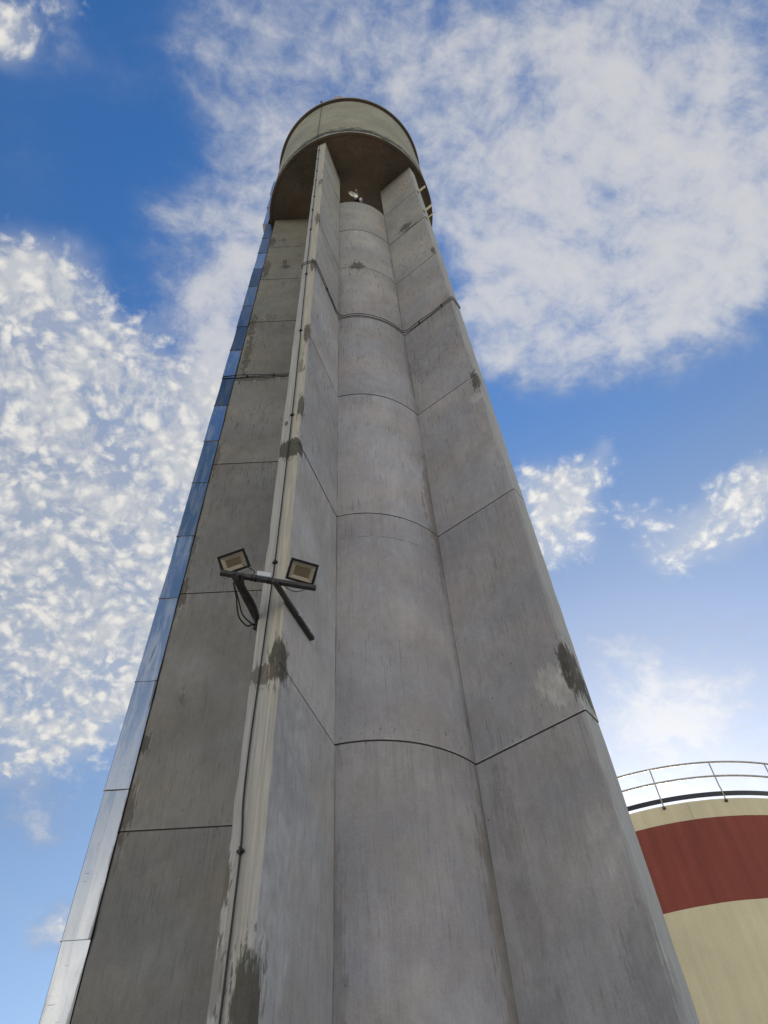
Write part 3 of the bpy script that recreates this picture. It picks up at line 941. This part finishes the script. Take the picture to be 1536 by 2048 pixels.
# ------------------------------------------------------------------ floodlight bracket on the front buttress
brk = thing('floodlight_bracket', 'dark steel bracket of two arms and a crossbar on the front buttress, carrying two floodlights', 'bracket', loc(TH_F, RO, 0, 8.1))
def FL(r, v, z): return W2L(brk, loc(TH_F, r, v, z))
hv = T / 2 + 0.030
mb = MB(); mb.bar(FL(2.49, hv, 8.165), FL(3.57, hv, 8.085), 0.052, 0.052); mb.build('bracket_arm', M_rust, brk)
mb = MB(); mb.bar(FL(2.70, -hv, 7.90), FL(3.80, -hv, 8.135), 0.060, 0.060); mb.build('bracket_arm', M_rust, brk)
barL, barR = loc(TH_F, 3.823, -0.348, 8.185), loc(TH_F, 3.26, 0.571, 8.115)
mb = MB(); mb.bar(W2L(brk, barL), W2L(brk, barR), 0.052, 0.058); mb.build('crossbar', M_rust, brk)
for (r, v, z) in ((2.62, hv, 8.15), (2.95, hv, 8.12), (2.9, -hv, 7.94), (3.1, -hv, 7.99)):
    s = 1 if v > 0 else -1
    mb = MB()
    a = FL(r, v + s * 0.024, z); b_ = FL(r, v + s * 0.040, z)
    mb.tube([a, b_], 0.013, 6)
    mb.build('bolt_head', M_greysteel, brk)

bar_d = (barR - barL).normalized()
cam_loc = Vector((0, 0, 1.6))

def floodlight(center, w, h, roll, aim, label):
    """centre of the front glass, size, roll, the point it is aimed at"""
    zax = (aim - center).normalized()                      # front direction
    xax = Vector((0, 0, 1)).cross(zax).normalized()
    yax = zax.cross(xax)
    c_, s_ = math.cos(roll), math.sin(roll)
    x2 = xax * c_ + yax * s_
    y2 = yax * c_ - xax * s_
    o = thing('floodlight', label, 'floodlight', group='floodlights on the bracket')
    o.matrix_world = Matrix(((x2.x, y2.x, zax.x, center.x), (x2.y, y2.y, zax.y, center.y), (x2.z, y2.z, zax.z, center.z), (0, 0, 0, 1)))
    a, b_ = w / 2, h / 2
    fr = 0.027
    mb = MB()
    for (lo, hi) in (((-a, -b_, -0.03), (a, -b_ + fr, 0.006)), ((-a, b_ - fr, -0.03), (a, b_, 0.006)),
                     ((-a, -b_ + fr, -0.03), (-a + fr, b_ - fr, 0.006)), ((a - fr, -b_ + fr, -0.03), (a, b_ - fr, 0.006))):
        mb.bevbox(lo, hi, 0.003)
    mb.build('frame', M_lampbody, o)
    mb = MB()
    mb.bevbox((-a + 0.006, -b_ + 0.006, -0.046), (a - 0.006, b_ - 0.006, -0.0305), 0.004)
    for k in range(9):
        x = -a + 0.04 + k * (w - 0.08) / 8
        mb.box((x - 0.004, -b_ + 0.02, -0.072), (x + 0.004, b_ - 0.02, -0.0455))
    mb.bevbox((-0.06, -0.04, -0.095), (0.06, 0.04, -0.072), 0.004)
    mb.build('heat_sink', M_lampbody, o)
    # sloping reflector walls
    mb = MB()
    o1 = (a - fr - 0.001, b_ - fr - 0.001, -0.003); i1 = (a - fr - 0.045, b_ - fr - 0.042, -0.026)
    vs = []
    for (X, Y, Z) in (o1, i1):
        vs += [(-X, -Y, Z), (X, -Y, Z), (X, Y, Z), (-X, Y, Z)]
    mb.add(vs, [(0, 1, 5, 4), (1, 2, 6, 5), (2, 3, 7, 6), (3, 0, 4, 7)])
    mb.build('reflector', M_reflector, o)
    mb = MB()
    mb.box((-i1[0] - 0.002, -i1[1] - 0.002, -0.0295), (i1[0] + 0.002, i1[1] + 0.002, -0.0262))
    mb.build('led_panel', M_led, o)
    mb = MB()
    mb.box((-a + fr - 0.004, -b_ + fr - 0.004, 0.0005), (a - fr + 0.004, b_ - fr + 0.004, 0.0035))
    mb.build('glass', M_glass, o)
    # U-shaped yoke down to the crossbar
    mb = MB()
    for s in (-1, 1):
        mb.box((s * (a + 0.004) - 0.002, -b_ - 0.030, -0.050), (s * (a + 0.004) + 0.002, 0.02, -0.022))
    mb.box((-a - 0.006, -b_ - 0.034, -0.050), (a + 0.006, -b_ - 0.030, -0.022))
    mb.build('yoke', M_lampbody, o)
    return o
FLOOD_L = Vector((-1.7337, 5.4108, 8.3199))
FLOOD_R = Vector((-0.9811, 5.6034, 8.2879))
floodlight(FLOOD_L, 0.318, 0.226, R(29.5), Vector((0.35, -0.9, 1.2)), 'black framed floodlight at the left end of the steel crossbar')
floodlight(FLOOD_R, 0.326, 0.250, R(-11.5), Vector((0.3, -0.6, 1.2)), 'black framed floodlight at the right end of the crossbar, tilted clockwise')

# junction box on the bar
jb = thing('junction_box', 'small white plastic junction box on the crossbar between the floodlights', 'junction box')
jp = barL.lerp(barR, 0.44)
ux = bar_d; uz = Vector((0, 0, 1)); uy = uz.cross(ux).normalized(); uz = ux.cross(uy)
jb.matrix_world = Matrix(((ux.x, uy.x, uz.x, jp.x), (ux.y, uy.y, uz.y, jp.y), (ux.z, uy.z, uz.z, jp.z), (0, 0, 0, 1)))
mb = MB(); mb.bevbox((-0.075, -0.02, 0.031), (0.075, 0.05, 0.105), 0.008); mb.build('box_body', M_white, jb)
mb = MB(); mb.bevbox((-0.078, -0.028, 0.029), (0.078, -0.0205, 0.107), 0.003); mb.build('box_lid', M_white, jb)
for k in range(3):
    mb = MB(); x = -0.03 + 0.035 * k
    mb.tube([(x, 0.01, 0.031), (x, 0.0, -0.02), (x + 0.004, -0.034, -0.034)], 0.010, 8); mb.build('cable_gland', M_black, jb)

# power leads
def lead(pts, r, label, name='power_lead'):
    p0 = Vector(pts[0])
    o = MB(); o.tube([Vector(p) - p0 for p in spline(pts, 8)], r, 6)
    q = o.build(name, M_black, None, True)
    q.location = p0
    return tag(q, label, 'cable')
def BP(f, y=0.0, z=0.0):
    return barL.lerp(barR, f) + uy * y + uz * z
aL = loc(TH_F, 3.68, -hv, 8.12); aE = loc(TH_F, RO - 0.03, -hv - 0.01, 7.96)
dn = Vector((0, 0, -1))
lead([aL + Vector((-0.05, 0, -0.01)), aL.lerp(aE, 0.25) + Vector((-0.06, 0, -0.08)), aL.lerp(aE, 0.55) + Vector((-0.08, 0, -0.19)), aL.lerp(aE, 0.85) + Vector((-0.05, 0, -0.16)), aE + Vector((0.0, 0, -0.05)), aE + Vector((0.02, 0.1, -0.12))], 0.010,
     'black power lead in the lowest loop under the left bracket arm')
lead([aL + Vector((-0.045, 0, -0.03)), aL.lerp(aE, 0.3) + Vector((-0.05, 0, -0.07)), aL.lerp(aE, 0.6) + Vector((-0.055, 0, -0.13)), aL.lerp(aE, 0.9) + Vector((-0.03, 0, -0.08)), aE + Vector((0.03, 0.05, -0.06))], 0.009,
     'black power lead hanging closest below the left bracket arm')
lead([BP(0.22, -0.03, -0.01), aL.lerp(aE, 0.10) + Vector((0.035, -0.01, -0.02)), aL.lerp(aE, 0.5) + Vector((0.055, 0.0, 0.0)), aL.lerp(aE, 0.8) + Vector((0.05, 0, -0.01)), aE + Vector((0.02, 0.0, -0.03)), aE + Vector((0.0, 0.03, -0.10))], 0.030,
     'thick black cable bundle taped along the left bracket arm')
lead([BP(0.40, -0.036, -0.01), BP(0.40, -0.046, -0.07), BP(0.415, -0.046, -0.085), BP(0.43, -0.046, -0.07), BP(0.43, -0.036, -0.01)], 0.007,
     'short black cable loop hanging below the white junction box')
lead([BP(0.66, 0.0, -0.032), BP(0.72, -0.01, -0.10), BP(0.79, -0.01, -0.125), BP(0.86, -0.01, -0.09), BP(0.90, 0.0, -0.032)], 0.005,
     'thin black lead looping under the right end of the crossbar')
lead([FLOOD_L + Vector((0.10, -0.01, -0.06)), BP(0.33, -0.02, 0.10), BP(0.345, -0.03, 0.035)], 0.005,
     'thin black lead from the left floodlight down to the crossbar')
# tape wraps on the bar
for f in (0.33, 0.37, 0.50, 0.53):
    mb = MB()
    M = Matrix(((ux.x, uy.x, uz.x, 0), (ux.y, uy.y, uz.y, 0), (ux.z, uy.z, uz.z, 0), (0, 0, 0, 1)))
    M = Matrix.Translation(barL.lerp(barR, f) - brk.location) @ M
    mb.bevbox((-0.014, -0.031, -0.034), (0.014, 0.031, 0.034), 0.006, 0, M)
    mb.build('cable_tie', M_black, brk)

# ------------------------------------------------------------------ dish antenna on the core top
dpos = loc(R(11.0), RC - 0.10, 0, CORE_TOP)
dish = thing('dish_antenna', 'small white dish antenna on top of the round core under the tank', 'antenna', dpos)
mb = MB()
mb.tube([(0.0, 0, 0.0), (0.0, 0, 0.55)], 0.03, 8)
mb.bevbox((-0.12, -0.12, 0.0), (0.12, 0.12, 0.02), 0.004)
mb.build('mast', M_lampbody, dish)
mb = MB()
mb.bevbox((-0.09, -0.07, 0.45), (0.10, 0.05, 0.62), 0.01)
mb.build('mount_box', M_lampbody, dish)
mb = MB()
DM = Matrix(((0.8862, -0.1789, 0.4274, -0.1332), (0.4524, 0.5325, -0.7153, -0.0198), (-0.0997, 0.8273, 0.5529, 1.4454), (0.0000, 0.0000, 0.0000, 1.0000)))
bm_ = []
nr, ns = 6, 28
vs = [DM @ Vector((0, 0, 0))]
for i in range(1, nr + 1):
    r = 0.20 * i / nr
    for k in range(ns):
        a = 2 * math.pi * k / ns
        vs.append(DM @ Vector((r * math.cos(a), r * math.sin(a), 0.9 * r * r)))
fs = [(0, 1 + k, 1 + (k + 1) % ns) for k in range(ns)]
for i in range(1, nr):
    for k in range(ns):
        k2 = (k + 1) % ns
        fs.append((1 + (i - 1) * ns + k, 1 + i * ns + k, 1 + i * ns + k2, 1 + (i - 1) * ns + k2))
mb.add(vs, fs)
ob = mb.build('reflector_dish', M_dish, dish, True)
sd_ = ob.modifiers.new('thickness', 'SOLIDIFY'); sd_.thickness = 0.012
mb = MB(); mb.tube([DM @ Vector((0.0, 0, 0)), (0.0, 0, 0.6)], 0.018, 8); mb.tube([DM @ Vector((0.2, 0, 0.06)), DM @ Vector((0.05, 0, 0.22))], 0.008, 6)
mb.bevbox((-0.03, -0.03, -0.03), (0.03, 0.03, 0.03), 0.006, 0, DM @ Matrix.Translation((0.05, 0, 0.22)))
mb.build('feed_arm', M_greysteel, dish)
mb = MB(); mb.bevbox((0.10, -0.16, 0.02), (0.20, -0.08, 0.36), 0.01); mb.build('radio_unit', M_white, dish)

# dark pipework lying on the core top
pw = thing('pipe_run', 'dark steel pipe lying along the rim of the round core top', 'pipe', loc(R(-2), RC - 0.25, 0, CORE_TOP))
arcp = [loc(R(a), RC - 0.12, 0, CORE_TOP + 0.09) - pw.location for a in range(-10, 48, 4)]
mb = MB(); mb.tube(arcp, 0.07, 10); mb.build('pipe', M_rust, pw, True)
for a in (-8, 12, 30):
    mb = MB(); p = loc(R(a), RC - 0.12, 0, CORE_TOP) - pw.location
    mb.tube([p + Vector((0, 0, 0.04)), p + Vector((0, 0, 0.24))], 0.09, 10); mb.build('pipe_collar', M_lampbody, pw)

# ------------------------------------------------------------------ cabinet on the tank roof
cb = thing('roof_cabinet', 'small grey louvred cabinet standing on the tank roof edge', 'cabinet', loc(R(-4.2), RT + 0.04, 0, 43.53), R(-4.2 + 8))
mb = MB(); mb.bevbox((-0.21, -0.08, 0.0), (0.21, 0.22, 0.85), 0.01); mb.build('cabinet_body', M_greysteel, cb)
mb = MB()
for k in range(5):
    mb.box((-0.17, -0.098, 0.42 + 0.075 * k), (0.17, -0.0805, 0.45 + 0.075 * k))
mb.build('louvre', M_white, cb)

# ------------------------------------------------------------------ cream bracket stubs on the right buttress under the tank
stubs = [(31.02, 2, 'upper pair of cream steel stubs on the right buttress, just under the tank'),
         (28.40, 2, 'middle pair of cream steel stubs on the right buttress, reaching past the tank edge'),
         (27.55, 1, 'lowest cream steel stub on the right buttress, reaching past the tank edge')]
for (z, k, lab) in stubs:
    o = thing('wall_bracket', lab, 'bracket', loc(TH_R, RO, 0, z), TH_R - math.pi / 2, 'cream bracket stubs under the tank')
    mb = MB(); mb.bevbox((0.0, -0.16, -0.05), (0.012, -0.09, 0.20), 0.003); mb.build('base_plate', M_rust, o)
    for q in range(k):
        mb = MB(); mb.tube([(0.012, -0.13, 0.15 * q), (0.34, -0.13, 0.15 * q)], 0.019, 8); mb.build('stub_rod', M_bracket, o)

# ------------------------------------------------------------------ cream storage tank with a red band
TX, TY, TR = 7.8406, 23.974, 6.2
st = thing('storage_tank', 'round cream storage tank with a broad dark red band and a roof railing', 'storage tank', (TX, TY, 0))
mb = MB(); mb.lathe([(TR, -0.2), (TR, 5.84), (TR - 0.006, 5.85), (TR - 0.006, 5.87), (TR, 5.88), (TR, 12.62), (TR - 0.02, 12.657)], 256)
mb.build('tank_wall', M_tankpaint, st)
mb = MB(); mb.lathe([(TR - 0.021, 12.657), (TR - 0.25, 12.66), (TR - 0.3, 12.56), (0.001, 12.9)], 256)
mb.build('roof', M_lip, st)
mb = MB(); mb.lathe([(TR - 0.01, 12.722), (TR + 0.002, 12.722), (TR + 0.002, 12.853), (TR - 0.01, 12.853)], 192, close=True)
tb_ = mb.build('toe_board', M_toe, st)
rl = mb = MB()
def hoop(z, r, rr):
    mb = MB()
    n = 192
    pts = [(rr * math.sin(2 * math.pi * k / n), -rr * math.cos(2 * math.pi * k / n), z) for k in range(n + 1)]
    mb.tube(pts, r, 8, caps=False)
    return mb
rail = hoop(13.721, 0.026, TR).build('handrail', M_rail, st, True)
mid = hoop(13.297, 0.026, TR).build('middle_rail', M_rail, st, True)
for k in range(25):
    a = R(2.16 + 14.4 * k)
    ps = MB()
    u_ = Vector((math.sin(a), -math.cos(a), 0))
    ps.tube([u_ * (TR + 0.020) + Vector((0, 0, 12.55)), u_ * (TR + 0.020) + Vector((0, 0, 12.90)), u_ * TR + Vector((0, 0, 13.0)), u_ * TR + Vector((0, 0, 13.72))], 0.018, 8)
    po = ps.build('railing_post', M_rail, st, True)
    ft = MB()
    M = Matrix.Translation(u_ * (TR + 0.0) + Vector((0, 0, 12.60))) @ Matrix.Rotation(a - math.pi / 2, 4, 'Z')
    ft.bevbox((-0.002, -0.035, -0.06), (0.045, 0.035, 0.0), 0.006, 0, M)
    ft.build('post_foot', M_toe, po)
